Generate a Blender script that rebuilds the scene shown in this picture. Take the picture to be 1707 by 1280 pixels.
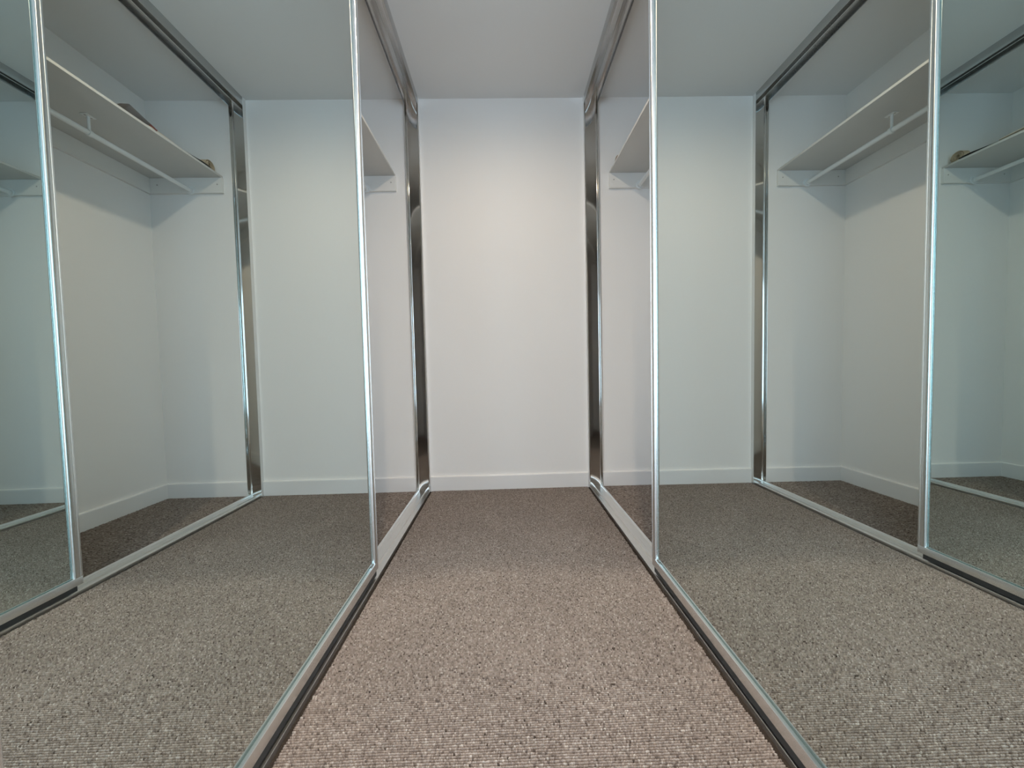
import bpy, bmesh, math
import numpy as np
from mathutils import Vector, Matrix

sc = bpy.context.scene
for o in list(bpy.data.objects):
    bpy.data.objects.remove(o, do_unlink=True)
COL = sc.collection

# ------------------------------------------------------------------ camera
CZ = 0.7587
cam = bpy.data.cameras.new('camera')
cam.sensor_fit = 'HORIZONTAL'
cam.sensor_width = 36.0
cam.lens = 641.0 / 1707.0 * 36.0
cam.clip_start = 0.01
co = bpy.data.objects.new('camera', cam)
COL.objects.link(co)
pitch, yaw, roll = -0.04138, -0.02096, 0.02319
Rcam = (Matrix.Rotation(yaw, 3, 'Z') @ Matrix.Rotation(pitch, 3, 'X') @ Matrix.Rotation(roll, 3, 'Y')
        @ Matrix.Rotation(math.pi / 2, 3, 'X'))
co.matrix_world = Matrix.Translation((0, 0, CZ)) @ Rcam.to_4x4()
sc.camera = co

# ------------------------------------------------------------------ render look, world, lights
sc.view_settings.view_transform = 'Standard'
sc.view_settings.look = 'None'
sc.view_settings.gamma = 1.0
sc.view_settings.use_curve_mapping = False
sc.view_settings.exposure = -0.05
cy = sc.cycles
cy.max_bounces = 18
cy.diffuse_bounces = 7
cy.glossy_bounces = 14
cy.sample_clamp_indirect = 4.0
cy.blur_glossy = 0.3
cy.use_denoising = True

w = bpy.data.worlds.new('world')
sc.world = w
w.use_nodes = True
w.node_tree.nodes['Background'].inputs[0].default_value = (0.62, 0.78, 1.0, 1)
w.node_tree.nodes['Background'].inputs[1].default_value = 0.6

YW, H = 2.4104, 2.4
WARM = (1.0, 0.80, 0.62)
LAMPS = [(0.02, 1.38), (0.02, -0.45)]


def spot(name, x, y, watts, angle, blend, radius, color=WARM, z=H - 0.012):
    l = bpy.data.lights.new(name, 'SPOT')
    l.energy = watts
    l.color = color
    l.spot_size = math.radians(angle)
    l.spot_blend = blend
    l.shadow_soft_size = radius
    o = bpy.data.objects.new(name, l)
    o.location = (x, y, z)
    COL.objects.link(o)
    return o


spot('downlight_beam', LAMPS[0][0], LAMPS[0][1], 38, 178, 0.88, 0.022)
spot('downlight_beam', LAMPS[1][0], LAMPS[1][1], 105, 79, 0.12, 0.03)
spot('downlight_beam', LAMPS[1][0], LAMPS[1][1], 98, 150, 0.7, 0.03)

for wx in (-1.95, 1.95):                             # daylight coming in at the two tall windows behind
    al = bpy.data.lights.new('daylight', 'AREA')
    al.shape = 'RECTANGLE'
    al.size, al.size_y = 2.5, 2.1
    al.energy = 88
    al.color = (0.64, 0.82, 1.0)
    alo = bpy.data.objects.new('daylight', al)
    alo.location = (wx, -2.24, 1.12)
    alo.rotation_euler = (math.pi / 2, 0, 0)       # shines towards +Y
    COL.objects.link(alo)


# ------------------------------------------------------------------ materials
def mat(name, color, rough=0.5, metal=0.0, spec=0.5, noise=None, bump=None, aniso=None):
    m = bpy.data.materials.new(name)
    m.use_nodes = True
    nt = m.node_tree
    b = nt.nodes['Principled BSDF']
    b.inputs['Base Color'].default_value = (*color, 1)
    b.inputs['Roughness'].default_value = rough
    b.inputs['Metallic'].default_value = metal
    b.inputs['Specular IOR Level'].default_value = spec
    tc = nt.nodes.new('ShaderNodeTexCoord')
    if noise:
        sca, amt = noise
        n = nt.nodes.new('ShaderNodeTexNoise')
        n.inputs['Scale'].default_value = sca
        n.inputs['Detail'].default_value = 4
        nt.links.new(tc.outputs['Object'], n.inputs['Vector'])
        mr = nt.nodes.new('ShaderNodeMapRange')
        mr.inputs['To Min'].default_value = 1 - amt
        mr.inputs['To Max'].default_value = 1 + amt
        nt.links.new(n.outputs['Fac'], mr.inputs['Value'])
        mx = nt.nodes.new('ShaderNodeMix')
        mx.data_type = 'RGBA'
        mx.blend_type = 'MULTIPLY'
        mx.inputs['Factor'].default_value = 1
        mx.inputs['A'].default_value = (*color, 1)
        nt.links.new(mr.outputs['Result'], mx.inputs['B'])
        nt.links.new(mx.outputs['Result'], b.inputs['Base Color'])
    if bump:
        sca, st, dist = bump
        n = nt.nodes.new('ShaderNodeTexNoise')
        n.inputs['Scale'].default_value = sca
        n.inputs['Detail'].default_value = 3
        nt.links.new(tc.outputs['Object'], n.inputs['Vector'])
        bp = nt.nodes.new('ShaderNodeBump')
        bp.inputs['Strength'].default_value = st
        bp.inputs['Distance'].default_value = dist
        nt.links.new(n.outputs['Fac'], bp.inputs['Height'])
        nt.links.new(bp.outputs['Normal'], b.inputs['Normal'])
    if aniso:                                        # brushed streaks along one axis
        mp = nt.nodes.new('ShaderNodeMapping')
        mp.inputs['Scale'].default_value = aniso
        nt.links.new(tc.outputs['Object'], mp.inputs['Vector'])
        n = nt.nodes.new('ShaderNodeTexNoise')
        n.inputs['Scale'].default_value = 1.0
        n.inputs['Detail'].default_value = 5
        nt.links.new(mp.outputs['Vector'], n.inputs['Vector'])
        mr = nt.nodes.new('ShaderNodeMapRange')
        mr.inputs['To Min'].default_value = rough * 0.6
        mr.inputs['To Max'].default_value = rough * 1.5
        nt.links.new(n.outputs['Fac'], mr.inputs['Value'])
        nt.links.new(mr.outputs['Result'], b.inputs['Roughness'])
    return m


M_WALL = mat('wall_paint', (0.86, 0.848, 0.833), 0.65, spec=0.25, noise=(3, 0.012), bump=(220, 0.12, 0.002))
M_CEIL = mat('ceiling_paint', (0.81, 0.825, 0.835), 0.8, spec=0.2, noise=(4, 0.012), bump=(260, 0.10, 0.002))
M_TRIM = mat('gloss_white_trim', (0.83, 0.825, 0.82), 0.32, spec=0.5, noise=(8, 0.01))
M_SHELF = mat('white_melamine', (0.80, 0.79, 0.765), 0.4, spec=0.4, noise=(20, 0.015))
M_BOARD = mat('shaded_melamine', (0.62, 0.615, 0.595), 0.4, spec=0.4, noise=(20, 0.015))  # white melamine darkened, putting the underside's shade into the board colour
M_RAIL = mat('white_enamel', (0.82, 0.83, 0.82), 0.3, spec=0.5, noise=(15, 0.01))
M_MIRROR = mat('mirror_glass', (0.715, 0.80, 0.792), 0.0, metal=1.0, noise=(1.2, 0.006))
M_STILE = mat('bright_aluminium', (0.90, 0.91, 0.91), 0.25, metal=1.0, noise=(40, 0.01))


def brushed(m, amount, direction):
    nt_ = m.node_tree
    b_ = nt_.nodes['Principled BSDF']
    b_.inputs['Anisotropic'].default_value = amount
    c_ = nt_.nodes.new('ShaderNodeCombineXYZ')
    for k_ in range(3):
        c_.inputs[k_].default_value = direction[k_]
    nt_.links.new(c_.outputs[0], b_.inputs['Tangent'])


brushed(M_STILE, 0.85, (0, 0, 1))
M_TRACK = mat('satin_aluminium', (0.82, 0.81, 0.79), 0.29, metal=0.97, aniso=(700, 3, 700))
M_TOPTRACK = mat('aged_aluminium', (0.57, 0.57, 0.57), 0.22, metal=1.0, aniso=(700, 3, 700))
M_JAMB = mat('polished_aluminium', (0.74, 0.74, 0.72), 0.08, metal=1.0, aniso=(500, 500, 3))
M_BACK = mat('hardboard', (0.30, 0.27, 0.23), 0.8, noise=(30, 0.08))
M_GAPSHADE = mat('gap_shade_dark', (0.03, 0.03, 0.03), 0.6, noise=(60, 0.1))  # near-black colour standing in for the shade under the doors
M_BACKING = mat('carpet_backing', (0.032, 0.026, 0.022), 0.95, spec=0.05, noise=(300, 0.3))
M_SCREW = mat('screw_cap', (0.45, 0.44, 0.42), 0.5, noise=(90, 0.05))


def carpet_flat():
    m = mat('carpet_weave', (0.30, 0.245, 0.205), 0.95, spec=0.05, noise=(240, 0.45), bump=(180, 0.8, 0.004))
    return m


M_CARPETFLAT = carpet_flat()


def carpet_pile():
    m = bpy.data.materials.new('carpet_loops')
    m.use_nodes = True
    nt = m.node_tree
    b = nt.nodes['Principled BSDF']
    b.inputs['Roughness'].default_value = 0.92
    b.inputs['Specular IOR Level'].default_value = 0.12
    a = nt.nodes.new('ShaderNodeVertexColor')
    a.layer_name = 'yarn'
    tc = nt.nodes.new('ShaderNodeTexCoord')
    n = nt.nodes.new('ShaderNodeTexNoise')
    n.inputs['Scale'].default_value = 900
    n.inputs['Detail'].default_value = 2
    nt.links.new(tc.outputs['Object'], n.inputs['Vector'])
    mr = nt.nodes.new('ShaderNodeMapRange')
    mr.inputs['To Min'].default_value = 0.65
    mr.inputs['To Max'].default_value = 1.35
    nt.links.new(n.outputs['Fac'], mr.inputs['Value'])
    mx = nt.nodes.new('ShaderNodeMix')
    mx.data_type = 'RGBA'
    mx.blend_type = 'MULTIPLY'
    mx.inputs['Factor'].default_value = 1
    nt.links.new(a.outputs['Color'], mx.inputs['A'])
    nt.links.new(mr.outputs['Result'], mx.inputs['B'])
    nt.links.new(mx.outputs['Result'], b.inputs['Base Color'])
    return m


M_PILE = carpet_pile()


# ------------------------------------------------------------------ helpers
def link(name, bm, material, parent=None, smooth=False, angle=None):
    me = bpy.data.meshes.new(name)
    bmesh.ops.recalc_face_normals(bm, faces=bm.faces[:])
    bm.to_mesh(me)
    bm.free()
    if material is not None:
        me.materials.append(material)
    if smooth:
        for p in me.polygons:
            p.use_smooth = True
        if angle:
            me.set_sharp_from_angle(angle=math.radians(angle))
    o = bpy.data.objects.new(name, me)
    COL.objects.link(o)
    if parent is not None:
        o.parent = parent
    return o


def box(bm, x0, x1, y0, y1, z0, z1, bevel=0.0):
    r = bmesh.ops.create_cube(bm, size=1.0)
    for v in r['verts']:
        v.co = Vector(((x0 + x1) / 2 + v.co.x * (x1 - x0), (y0 + y1) / 2 + v.co.y * (y1 - y0),
                       (z0 + z1) / 2 + v.co.z * (z1 - z0)))
    if bevel:
        es = {e for v in r['verts'] for e in v.link_edges}
        bmesh.ops.bevel(bm, geom=list(es), offset=bevel, segments=2, affect='EDGES', profile=0.5)
    return bm


def prism(bm, pts, f0, f1):
    """closed outline pts -> f0(p) and f1(p) give the 3-D points of its two ends"""
    a = [bm.verts.new(f0(p)) for p in pts]
    b = [bm.verts.new(f1(p)) for p in pts]
    n = len(pts)
    for i in range(n):
        j = (i + 1) % n
        bm.faces.new((a[i], a[j], b[j], b[i]))
    ca = bm.faces.new(a)
    cb = bm.faces.new(list(reversed(b)))
    bm.normal_update()
    bmesh.ops.triangulate(bm, faces=[ca, cb])
    return bm


def tube(bm, p0, p1, r, n=20, cap=True):
    p0, p1 = Vector(p0), Vector(p1)
    d = (p1 - p0)
    q = d.to_track_quat('Z', 'Y').to_matrix()
    ra, rb = [], []
    for i in range(n):
        t = 2 * math.pi * i / n
        off = q @ Vector((math.cos(t) * r, math.sin(t) * r, 0))
        ra.append(bm.verts.new(p0 + off))
        rb.append(bm.verts.new(p1 + off))
    for i in range(n):
        j = (i + 1) % n
        bm.faces.new((ra[i], ra[j], rb[j], rb[i]))
    if cap:
        bm.faces.new(ra)
        bm.faces.new(rb)
    return bm


def thing(name, label, cat, loc=(0, 0, 0), group=None):
    o = bpy.data.objects.new(name, None)
    o.empty_display_size = 0.05
    o.location = loc
    COL.objects.link(o)
    return tag(o, label, cat, group)


def tag(o, label, cat, group=None, kind=None):
    o['label'] = label
    o['category'] = cat
    if group:
        o['group'] = group
    if kind:
        o['kind'] = kind
    return o


def struct(name, bm, m, **k):
    o = link(name, bm, m, **k)
    o['kind'] = 'structure'
    return o


def shift(bm, loc):
    for v in bm.verts:
        v.co -= Vector(loc)
    return bm


NB = bmesh.new

# ------------------------------------------------------------------ dimensions (metres)
A, B = 0.4768, 0.5240            # corridor half widths, left and right of the lens
DL, DR = 1.0613, 1.1177          # back walls of the two wardrobes
TWL, TWR = 0.0833, 0.0863        # track widths
ML, MR = 0.49328, 0.54011        # mirror planes
SIDES = {
    -1: dict(e=A, tw=TWL, m=ML, d=DL, yfar=1.4198, t=0.0, v=-0.00076, ridge=0.0299, shelf=0.630, rail=0.805, nm='left'),
    1: dict(e=B, tw=TWR, m=MR, d=DR, yfar=1.3808, t=-0.00363, v=-0.00165, ridge=0.0332, shelf=0.679, rail=0.862, nm='right'),
}
Y0 = 0.288                        # near end of both wardrobes
ROOM = dict(x0=-2.0, x1=2.0, y0=-3.2)

# ------------------------------------------------------------------ room shell
bm = NB()
box(bm, -3.5, 3.5, -2.4, 0.16, -0.06, -0.001)
box(bm, -3.5, 3.5, 0.16, 2.55, -0.06, -0.008)
fl = struct('floor', bm, M_CARPETFLAT)
fl.data.materials.append(M_BACKING)
for p in fl.data.polygons:
    if p.center.y > 0.159:
        p.material_index = 1
bm = NB()
box(bm, -3.5, 3.5, -2.4, 2.55, H, H + 0.1)
struct('ceiling', bm, M_CEIL)
struct('wall_back', box(NB(), -1.3, 1.35, YW, YW + 0.12, -0.06, H), M_WALL)
struct('wall_left', box(NB(), -DL - 0.12, -DL, 0.21, YW, -0.06, H), M_WALL)
struct('wall_right', box(NB(), DR, DR + 0.12, 0.21, YW, -0.06, H), M_WALL)
struct('wall_left_front', box(NB(), -3.5, -A, 0.18, Y0, -0.008, H), M_WALL)
struct('wall_right_front', box(NB(), B, 3.5, 0.18, Y0, -0.008, H), M_WALL)
struct('wall_entry_left', box(NB(), -3.5, -3.4, -2.4, 0.21, -0.06, H), M_WALL)
struct('wall_entry_right', box(NB(), 3.4, 3.5, -2.4, 0.21, -0.06, H), M_WALL)
bm = NB()
box(bm, -3.4, -3.2, -2.3, -2.2, 0, H)
box(bm, 3.2, 3.4, -2.3, -2.2, 0, H)
box(bm, -0.7, 0.7, -2.3, -2.2, 0, H)  # unseen centre pier, added to keep straight-on daylight off the back wall
box(bm, -3.2, -0.7, -2.3, -2.2, 2.17, H)
box(bm, 0.7, 3.2, -2.3, -2.2, 2.17, H)
struct('wall_front', bm, M_WALL)
for k, (xa, xb) in enumerate(((-3.2, -0.7), (0.7, 3.2))):
    win = bpy.data.objects.new('window_%d' % (k + 1), None)
    win['kind'] = 'structure'
    COL.objects.link(win)
    bm = NB()
    box(bm, xa, xa + 0.05, -2.22, -2.17, 0, 2.17)
    box(bm, xb - 0.05, xb, -2.22, -2.17, 0, 2.17)
    box(bm, xa + 0.05, xb - 0.05, -2.22, -2.17, 2.12, 2.17)
    box(bm, xa + 0.05, xb - 0.05, -2.22, -2.17, 0, 0.05)
    link('window_frame', bm, M_TRACK, win)

# ------------------------------------------------------------------ skirting
SKH, SKT = 0.0893, 0.013
SK = [(0, -0.008), (SKT, -0.008), (SKT, SKH - 0.006), (SKT - 0.002, SKH - 0.002), (SKT - 0.006, SKH), (0, SKH)]


def skirt_x(name, x0, x1):         # on the back wall
    struct(name, prism(NB(), SK, lambda p: (x0, YW - p[0], p[1]), lambda p: (x1, YW - p[0], p[1])), M_TRIM)


skirt_x('baseboard_back', -A + 0.003, B - 0.003)
for s, S in SIDES.items():
    n = S['nm']
    xa, xb = s * (S['e'] + S['tw'] + 0.004), s * (S['d'])
    skirt_x('baseboard_back_' + n, min(xa, xb), max(xa, xb))
    xd = s * S['d']
    struct('baseboard_' + n, prism(NB(), SK, lambda p: (xd - s * p[0], Y0, p[1]),
                                   lambda p: (xd - s * p[0], YW - SKT * 0.3, p[1])), M_TRIM)

# ------------------------------------------------------------------ sliding door hardware
for s, S in SIDES.items():
    e, tw, rg, n = S['e'], S['tw'], S['ridge'], S['nm']
    X = lambda w_: s * (e + w_)
    # floor track: front lip, two shallow runs, a ridge between, sloped rear flange
    prof = [(0.0004, -0.0076), (0.0004, 0.0065), (0.0009, 0.0071), (0.0018, 0.0071), (0.0023, 0.0064), (0.0025, 0.0006),
            (rg - 0.0022, 0.0004), (rg - 0.0012, 0.0062), (rg - 0.0002, 0.0068), (rg + 0.0010, 0.0062), (rg + 0.0024, 0.0004),
            (tw - 0.0105, 0.0006), (tw - 0.0095, 0.0042), (tw - 0.0020, 0.0070), (tw - 0.0009, 0.0066), (tw - 0.0004, 0.0056),
            (tw - 0.0004, -0.0076)]
    bm = prism(NB(), prof, lambda p: (X(p[0]), Y0 + 0.002, p[1] + 0.0078), lambda p: (X(p[0]), YW - 0.0032, p[1] + 0.0078))
    t = link('floor_track', shift(bm, (X(tw / 2), (Y0 + YW) / 2, 0)), M_TRACK, smooth=True, angle=35)
    t.location = (X(tw / 2), (Y0 + YW) / 2, -0.0078)
    tag(t, 'twin-groove aluminium floor track along the carpet under the %s mirror door' % n, 'door track')
    # ceiling track: deep fascia, two runs open downwards
    fh = 0.048
    th = 0.0022
    prof = [(0.0003, 0), (0.0003, -fh + 0.001), (0.0010, -fh), (0.0020, -fh), (0.0026, -fh + 0.0012), (0.0026, -0.006),
            (rg + 0.006, -0.006), (rg + 0.006, -fh + 0.010), (rg + 0.007, -fh + 0.009), (rg + 0.010, -fh + 0.009),
            (rg + 0.011, -fh + 0.010), (rg + 0.011, -0.006),
            (tw - 0.0034, -0.006), (tw - 0.0034, -fh + 0.0012), (tw - 0.0026, -fh), (tw - 0.001, -fh), (tw - 0.0003, -fh + 0.001), (tw - 0.0003, 0)]
    bm = prism(NB(), prof, lambda p: (X(p[0]), Y0 + 0.002, H + p[1] - 0.0003), lambda p: (X(p[0]), YW - 0.0032, H + p[1] - 0.0003))
    t = link('ceiling_track', shift(bm, (X(tw / 2), (Y0 + YW) / 2, H)), M_TOPTRACK, smooth=True, angle=35)
    t.location = (X(tw / 2), (Y0 + YW) / 2, H)
    tag(t, 'grey aluminium twin-groove track under the ceiling above the %s wardrobe opening' % n, 'door track')

    # upright wall channels at the far wall and at the near end
    D = 0.0275

    def channel_profile():
        r = 0.010
        pts = [(0, 0), (0, D - 0.001), (0.0006, D), (0.0022, D), (0.0028, D - 0.001)]
        k = 7
        for i in range(k + 1):                      # front fillet
            q = math.pi / 2 * i / k
            pts.append((0.0028 + r * (1 - math.cos(q)), 0.003 + r * (1 - math.sin(q))))
        for i in range(k + 1):                      # rear fillet, tighter
            q = math.pi / 2 * (1 - i / k)
            pts.append((tw - 0.0045 - 0.007 * (1 - math.cos(q)), 0.003 + 0.007 * (1 - math.sin(q))))
        pts += [(tw - 0.0045, D - 0.005)]
        for i in range(1, 6):                       # rolled rear lip
            q = math.pi * i / 6
            pts.append((tw - 0.00225 - 0.00225 * math.cos(q), D - 0.005 + 0.0045 * math.sin(q)))
        pts += [(tw, D - 0.006), (tw, 0)]
        return pts

    cp = channel_profile()
    for yb, sg, side in ((YW, -1, 'far'), (Y0, 1, 'near')):
        z0, z1 = -0.0078, H - 0.0005
        bm = prism(NB(), cp, lambda p: (X(p[0]), yb + sg * p[1], z0), lambda p: (X(p[0]), yb + sg * p[1], z1))
        t = link('wall_channel', shift(bm, (X(tw / 2), yb, z0)), M_JAMB, smooth=True, angle=40)
        t.location = (X(tw / 2), yb, z0)
        if side == 'far':
            xa, xb = sorted((X(-0.0014), X(-0.0001)))
            link('edge_bead', shift(box(NB(), xa, xb, YW - D, YW - 0.0002, 0.0, H - 0.0008), (X(tw / 2), yb, z0)), M_TRIM, t)
        tag(t, ('polished upright aluminium channel on the back wall at the end of the %s tracks' % n) if side == 'far'
            else ('polished upright aluminium channel at the near end of the %s mirror door' % n), 'door channel')

# ------------------------------------------------------------------ mirror doors
ZB, ZT = 0.0235, H - 0.030
PW = 1.082
for s, S in SIDES.items():
    n = S['nm']
    c = Vector((s * S['m'], 1.0, 1.2))
    R = Matrix.Rotation(S['t'], 4, 'Z') @ Matrix.Rotation(-S['v'], 4, 'Y')
    base = Vector((0, 0, ZB - 1.2))
    root = thing('mirror_door', 'tall mirrored sliding door in a bright aluminium frame on the %s of the passage' % n,
                 'mirror door', group=None)
    c.x += s * 0.0012
    root.matrix_world = Matrix.Translation(c) @ R @ Matrix.Translation(base)
    yf, yn = S['yfar'] - 1.0, S['yfar'] - 1.0 - PW
    hh = ZT - ZB
    U = lambda u: -s * u                           # u: out of the mirror towards the passage
    # mirror sheet
    zm0, zm1 = 0.0215, hh - 0.0215
    bm = box(NB(), min(U(0), U(-0.004)), max(U(0), U(-0.004)), yn + 0.020, yf - 0.020, zm0 - 0.004, zm1 + 0.004)
    link('mirror', bm, M_MIRROR, root)
    bm = box(NB(), min(U(-0.0042), U(-0.007)), max(U(-0.0042), U(-0.007)), yn + 0.020, yf - 0.020, zm0 - 0.004, zm1 + 0.004)
    link('backing_board', bm, M_BACK, root)
    # stiles: rounded grip profile, hollow groove on the face; (u, v) with v from the outer edge inwards
    sp = [(-0.016, 0.0), (0.0084, 0.0), (0.0100, 0.0012), (0.0106, 0.0030), (0.0106, 0.0066), (0.0086, 0.0078), (0.0086, 0.0100),
          (0.0106, 0.0112), (0.0110, 0.0160), (0.0108, 0.0205), (0.0100, 0.0232), (0.0084, 0.0252), (0.0066, 0.0264),
          (0.0050, 0.0271), (0.0038, 0.0274), (0.0032, 0.0270), (0.0028, 0.0240), (-0.0001, 0.0240), (-0.010, 0.0240), (-0.016, 0.0210)]
    for ye, sg in ((yf, -1), (yn, 1)):
        bm = prism(NB(), sp, lambda p: (U(p[0]), ye + sg * p[1], 0.0290),
                   lambda p: (U(p[0]), ye + sg * p[1], hh - 0.0290))
        link('stile', bm, M_STILE, root, smooth=True, angle=38)
    # rails: flat face, sloped upper shoulder; (u, z)
    rp = [(-0.016, 0.001), (0.0080, 0.0), (0.0090, 0.001), (0.0090, 0.0272), (0.0084, 0.0284), (0.0074, 0.0288), (0.0058, 0.0286),
          (0.0052, 0.0278), (0.0050, 0.0215), (0.0030, 0.0202), (-0.0001, 0.0200), (-0.0001, 0.0170), (-0.016, 0.0170)]
    bm = prism(NB(), rp, lambda p: (U(p[0]), yn + 0.0005, p[1]), lambda p: (U(p[0]), yf - 0.0005, p[1]))
    link('bottom_rail', bm, M_STILE, root, smooth=True, angle=30)
    bm = prism(NB(), rp, lambda p: (U(p[0]), yn + 0.0005, hh - p[1]), lambda p: (U(p[0]), yf - 0.0005, hh - p[1]))
    link('top_rail', bm, M_STILE, root, smooth=True, angle=30)
    # added dark strip, filling the gap below the rail in place of shade
    bm = box(NB(), min(U(0.0086), U(-0.0150)), max(U(0.0086), U(-0.0150)), yn + 0.006, yf - 0.02, -0.0165, 0.0005)
    link('gap_shade_strip', bm, M_GAPSHADE, root)

# ------------------------------------------------------------------ shelves and hanging rails
ZS, ST = 1.9402, 0.0125
for s, S in SIDES.items():
    n = S['nm']
    xf, xd = s * S['shelf'], s * S['d']
    ct = 0.017
    root = thing('shelf', 'white melamine shelf on wall battens inside the %s wardrobe' % n, 'shelf', (s * (S['shelf'] + S['d']) / 2, 1.4, ZS))
    L = root.location.copy()

    def sb(x0, x1, y0, y1, z0, z1, bev=0.001):
        return shift(box(NB(), min(x0, x1), max(x0, x1), y0, y1, z0, z1, bev), L)

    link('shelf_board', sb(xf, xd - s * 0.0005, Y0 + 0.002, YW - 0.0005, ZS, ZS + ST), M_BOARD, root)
    xc = xf - s * 0.003
    z0 = 1.8496
    for ya, yb in ((YW - ct, YW - 0.0003), (Y0 + 0.0005, Y0 + ct)):
        b = link('end_batten', sb(xc, xd - s * 0.0005, ya, yb, z0, ZS - 0.0003), M_SHELF, root)
        ym = ya if ya > 1 else yb
        d = -1 if ya > 1 else 1
        for xs in (xc + s * 0.028, xd - s * 0.06):
            bm = tube(NB(), (xs, ym - d * 0.0004, 1.899), (xs, ym + d * 0.0012, 1.899), 0.0042, 12)
            link('screw_cap', shift(bm, L), M_SCREW, b)
    link('back_batten', sb(xd - s * ct, xd - s * 0.0003, Y0 + ct, YW - ct, z0, ZS - 0.0003), M_SHELF, root)

    xr, zr, rr = s * S['rail'], 1.864, 0.0115
    root = thing('hanging_rail', 'white round clothes rail hung under the %s wardrobe shelf' % n, 'clothes rail', (xr, 1.4, zr))
    L2 = root.location.copy()
    bm = tube(NB(), (xr, Y0 + ct + 0.001, zr), (xr, YW - ct - 0.001, zr), rr, 24)
    link('pole', shift(bm, L2), M_RAIL, root, smooth=True, angle=50)
    for ya, d in ((YW - ct - 0.0004, -1), (Y0 + ct + 0.0004, 1)):
        bm = tube(NB(), (xr, ya, zr), (xr, ya + d * 0.003, zr), 0.024, 24)
        tube(bm, (xr, ya + d * 0.003, zr), (xr, ya + d * 0.014, zr), 0.0155, 24)
        link('socket', shift(bm, L2), M_RAIL, root, smooth=True, angle=40)
    yb = 1.828 if s > 0 else 1.870
    bm = NB()
    box(bm, xr - 0.016, xr + 0.016, yb - 0.022, yb + 0.022, ZS - 0.0035, ZS - 0.0004, 0.001)
    tube(bm, (xr, yb, ZS - 0.002), (xr, yb, zr + rr - 0.002), 0.0062, 14)
    tube(bm, (xr, yb - 0.008, zr), (xr, yb + 0.008, zr), 0.0150, 20)
    br = link('support_bracket', shift(bm, L2), M_RAIL, root, smooth=True, angle=40)
    for dy in (-0.014, 0.014):
        bm = tube(NB(), (xr, yb + dy, ZS - 0.0034), (xr, yb + dy, ZS - 0.0048), 0.0038, 10)
        link('screw', shift(bm, L2), M_SCREW, br)

# ------------------------------------------------------------------ things left on the right-hand shelf
ZT_S = ZS + ST


def sheet(name, m, y0, y1, x0, x1, hfun, thick, parent, z):
    bm = NB()
    ny, nx = 26, 10
    top, bot = {}, {}
    for i in range(ny + 1):
        for j in range(nx + 1):
            y = y0 + (y1 - y0) * i / ny
            q = j / nx
            x = x0 + (x1 - x0) * q
            h = hfun(y) * max(0.0, 1 - q * 1.25) ** 1.4 + z
            top[i, j] = bm.verts.new((x, y, h + thick))
            bot[i, j] = bm.verts.new((x, y, h))
    for i in range(ny):
        for j in range(nx):
            bm.faces.new((top[i, j], top[i + 1, j], top[i + 1, j + 1], top[i, j + 1]))
            bm.faces.new((bot[i, j], bot[i, j + 1], bot[i + 1, j + 1], bot[i + 1, j]))
    for i in range(ny):
        for j in (0, nx):
            bm.faces.new((top[i, j], bot[i, j], bot[i + 1, j], top[i + 1, j]))
    for j in range(nx):
        for i in (0, ny):
            bm.faces.new((top[i, j], top[i, j + 1], bot[i, j + 1], bot[i, j]))
    return link(name, shift(bm, parent.location), m, parent, smooth=True, angle=40)


def lerp_fun(pts):
    xs, ys = zip(*pts)
    return lambda y: float(np.interp(y, xs, ys))


M_COVER = mat('grey_cover', (0.28, 0.27, 0.27), 0.45, noise=(25, 0.15))
M_PAGE = mat('cream_paper', (0.62, 0.56, 0.47), 0.7, noise=(30, 0.05))
M_RED = mat('red_print', (0.22, 0.075, 0.065), 0.5, noise=(40, 0.1))
M_STRAP = mat('beige_webbing', (0.56, 0.46, 0.33), 0.85, noise=(300, 0.2), bump=(400, 0.5, 0.002))
M_BLACK = mat('black_strap', (0.02, 0.022, 0.028), 0.5, noise=(100, 0.2))

root = thing('magazine', 'grey magazine with a curling cover lying on the right wardrobe shelf', 'magazine', (0.78, 1.92, ZT_S))
sheet('pages', M_PAGE, 1.83, 2.16, 0.717, 0.92,
      lerp_fun([(1.83, .004), (1.98, .026), (2.03, .028), (2.10, .024), (2.16, .020)]), 0.0045, root, ZT_S + 0.0004)
cv = sheet('cover', M_COVER, 1.80, 2.00, 0.714, 0.915,
           lerp_fun([(1.80, .012), (1.825, .034), (1.868, .060), (1.90, .053), (1.95, .041), (2.00, .031)]), 0.0008, root, ZT_S + 0.0052)
sheet('printed_corner', M_RED, 1.972, 2.012, 0.7132, 0.75,
      lerp_fun([(1.972, .0345), (2.00, .0285), (2.012, .027)]), 0.0012, root, ZT_S + 0.0046)

root = thing('rolled_belt', 'small rolled beige webbing belt with a black end on the right wardrobe shelf', 'belt', (0.727, 2.352, ZT_S))
bm = NB()
N, turns, r0, r1, tk = 110, 4.0, 0.010, 0.0325, 0.0025
ring = []
for i in range(N + 1):
    q = i / N
    th = -turns * 2 * math.pi * q - math.pi / 2
    r = r0 + (r1 - r0) * q
    cyv, czv = 2.352, ZT_S + r1 + 0.0016
    row = []
    for dx, dr in ((-0.019, 0), (0.019, 0), (0.019, tk), (-0.019, tk)):
        rr_ = r + dr
        lean = 0.003 * math.sin(9 * q)
        row.append(bm.verts.new((0.727 + dx + lean, cyv + rr_ * 1.12 * math.cos(th), czv + rr_ * math.sin(th))))
    ring.append(row)
for i in range(N):
    for k in range(4):
        bm.faces.new((ring[i][k], ring[i][(k + 1) % 4], ring[i + 1][(k + 1) % 4], ring[i + 1][k]))
bm.faces.new(ring[0])
bm.faces.new(ring[-1])
link('webbing', shift(bm, root.location), M_STRAP, root, smooth=True, angle=50)
bm = NB()
pts = [(2.326, 0.006), (2.305, 0.010), (2.26, 0.0105), (2.21, 0.006), (2.17, 0.003), (2.13, 0.0006)]
rows = []
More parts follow.
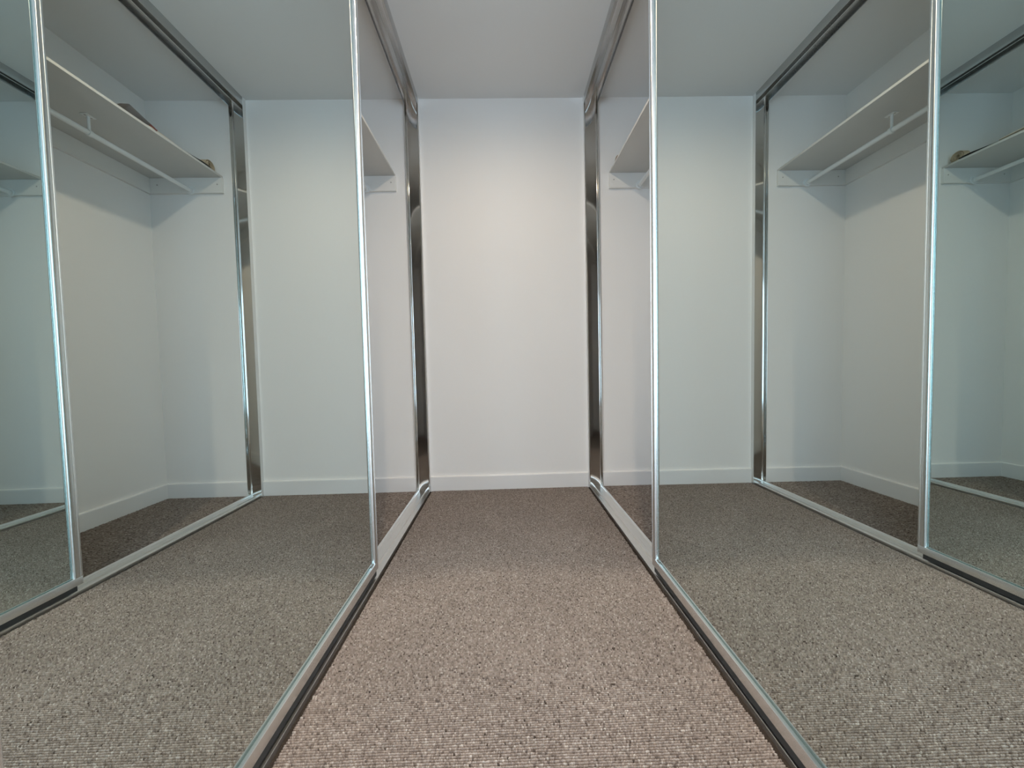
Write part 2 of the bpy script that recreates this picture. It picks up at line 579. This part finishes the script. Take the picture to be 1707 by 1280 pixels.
for y, h in pts:
    rows.append([bm.verts.new((x, y, ZT_S + h + dz)) for x, dz in ((0.686, 0), (0.716, 0), (0.716, 0.003), (0.686, 0.003))])
for i in range(len(rows) - 1):
    for k in range(4):
        bm.faces.new((rows[i][k], rows[i][(k + 1) % 4], rows[i + 1][(k + 1) % 4], rows[i + 1][k]))
bm.faces.new(rows[0])
bm.faces.new(rows[-1])
lb = link('belt_end', shift(bm, root.location), M_BLACK, root)
lb['label'] = 'black belt end'

# ------------------------------------------------------------------ ceiling downlights (above the frame, seen as glints in the metal)
M_LAMP = bpy.data.materials.new('lamp_lens')
M_LAMP.use_nodes = True
pb = M_LAMP.node_tree.nodes['Principled BSDF']
pb.inputs['Base Color'].default_value = (0.9, 0.85, 0.75, 1)
pb.inputs['Emission Color'].default_value = (1.0, 0.80, 0.46, 1)
pb.inputs['Emission Strength'].default_value = 130
for (x, y), lab in zip(LAMPS, ('round white recessed downlight in the ceiling between the two mirror doors',
                               'round white recessed downlight in the ceiling outside the wardrobe passage')):
    root = thing('downlight', lab, 'downlight', (x, y, H))
    bm = NB()
    prof = [(0.046, -0.0002), (0.046, -0.004), (0.043, -0.006), (0.037, -0.005), (0.036, -0.0002)]
    n = 36
    rings = [[bm.verts.new((r * math.cos(2 * math.pi * i / n), r * math.sin(2 * math.pi * i / n), z)) for i in range(n)] for r, z in prof]
    for k in range(len(prof) - 1):
        for i in range(n):
            j = (i + 1) % n
            bm.faces.new((rings[k][i], rings[k][j], rings[k + 1][j], rings[k + 1][i]))
    link('trim_ring', bm, M_TRIM, root, smooth=True, angle=40)
    bm = tube(NB(), (0, 0, -0.0004), (0, 0, -0.002), 0.0355, 36)
    link('lens', bm, M_LAMP, root)

# ------------------------------------------------------------------ carpet: looped pile in cross-wise ribs
rng = np.random.default_rng(7)
PALETTE = np.array([(0.455, 0.385, 0.338), (0.395, 0.33, 0.292), (0.515, 0.45, 0.405), (0.33, 0.272, 0.238),
                    (0.64, 0.575, 0.52), (0.225, 0.183, 0.16), (0.12, 0.095, 0.08)])
PW_ = np.array([0.30, 0.27, 0.16, 0.17, 0.05, 0.042, 0.008])


def loop_field(x0, x1, y0, y1, pitch=0.0056, step=0.0036):
    ys = np.arange(y0 + pitch / 2, y1 - pitch / 3, pitch)
    X_, Y_, S_ = [], [], []
    for y in ys:
        n = int((x1 - x0) / step)
        x = x0 + (np.arange(n) + rng.uniform(0, 1)) * (x1 - x0 - 0.002) / n
        x = x + rng.normal(0, 0.0005, n)
        x = np.clip(x, x0 + 0.002, x1 - 0.002)
        yy = y + 0.00045 * np.sin(x * 19 + y * 43) + 0.0003 * np.sin(x * 57 + y * 311) + rng.normal(0, 0.00016, n)
        X_.append(x)
        Y_.append(yy)
        S_.append(np.full(n, step))
    return np.concatenate(X_), np.concatenate(Y_), np.concatenate(S_)


parts = [loop_field(-A + 0.010, B - 0.010, 0.165, YW - SKT - 0.002),
         loop_field(-DL + SKT, -A - TWL - 0.006, Y0, YW - SKT - 0.002, 0.0062, 0.0075),
         loop_field(B + TWR + 0.006, DR - SKT, Y0, YW - SKT - 0.002, 0.0062, 0.0075)]
px = np.concatenate([p[0] for p in parts])
py = np.concatenate([p[1] for p in parts])
stp = np.concatenate([p[2] for p in parts])
n = len(px)
K = 5
ang = np.arange(K) * 2 * np.pi / K
lenx = stp * rng.uniform(0.75, 1.10, n)
leny = rng.uniform(0.0015, 0.0019, n)
hgt = rng.uniform(0.0071, 0.0081, n)
rot = rng.normal(0, 0.15, n)
ph = rng.uniform(0, 2 * np.pi, n)
V = np.zeros((n, 2 * K + 1, 3))
for ringi, (sc_, zf) in enumerate(((1.0, 0.0), (0.92, 0.80))):
    aa = ang[None, :] + ph[:, None]
    cx_, sx_ = np.cos(aa) * lenx[:, None] * sc_, np.sin(aa) * leny[:, None] * sc_
    V[:, ringi * K:(ringi + 1) * K, 0] = px[:, None] + cx_ * np.cos(rot)[:, None] - sx_ * np.sin(rot)[:, None]
    V[:, ringi * K:(ringi + 1) * K, 1] = py[:, None] + cx_ * np.sin(rot)[:, None] + sx_ * np.cos(rot)[:, None]
    V[:, ringi * K:(ringi + 1) * K, 2] = -0.0078 + hgt[:, None] * zf
V[:, 2 * K, 0] = px + rng.normal(0, 0.0004, n)
V[:, 2 * K, 1] = py + rng.normal(0, 0.0003, n)
V[:, 2 * K, 2] = -0.0078 + hgt
F = []
for i in range(K):
    j = (i + 1) % K
    F += [(i, j, K + j), (i, K + j, K + i), (K + i, K + j, 2 * K)]
F = np.array(F)
faces = (F[None] + (np.arange(n) * (2 * K + 1))[:, None, None]).reshape(-1, 3)
me = bpy.data.meshes.new('carpet_pile')
me.vertices.add(n * (2 * K + 1))
me.vertices.foreach_set('co', V.reshape(-1))
me.loops.add(faces.size)
me.loops.foreach_set('vertex_index', faces.reshape(-1).astype(np.int32))
me.polygons.add(len(faces))
me.polygons.foreach_set('loop_start', (np.arange(len(faces)) * 3).astype(np.int32))
me.polygons.foreach_set('loop_total', np.full(len(faces), 3, np.int32))
me.polygons.foreach_set('use_smooth', np.ones(len(faces), bool))
me.update(calc_edges=True)
pick = rng.choice(len(PALETTE), n, p=PW_ / PW_.sum())
colr = 0.575 * PALETTE[pick] * rng.uniform(0.82, 1.18, n)[:, None]
# slow blotches of wear over the yarn
blot = 1 + 0.05 * np.sin(px * 9.1 + 1.3 * np.sin(py * 7)) * np.sin(py * 8.3 + np.sin(px * 11))
colr = colr * blot[:, None]
rgba = np.ones((n, 2 * K + 1, 4), np.float32)
rgba[:, :, :3] = colr[:, None, :]
at = me.color_attributes.new('yarn', 'FLOAT_COLOR', 'POINT')
at.data.foreach_set('color', rgba.reshape(-1))
me.materials.append(M_PILE)
cp_ = bpy.data.objects.new('carpet_pile', me)
COL.objects.link(cp_)
tag(cp_, 'taupe ribbed loop-pile carpet covering the floor between the mirror doors', 'carpet', kind='stuff')
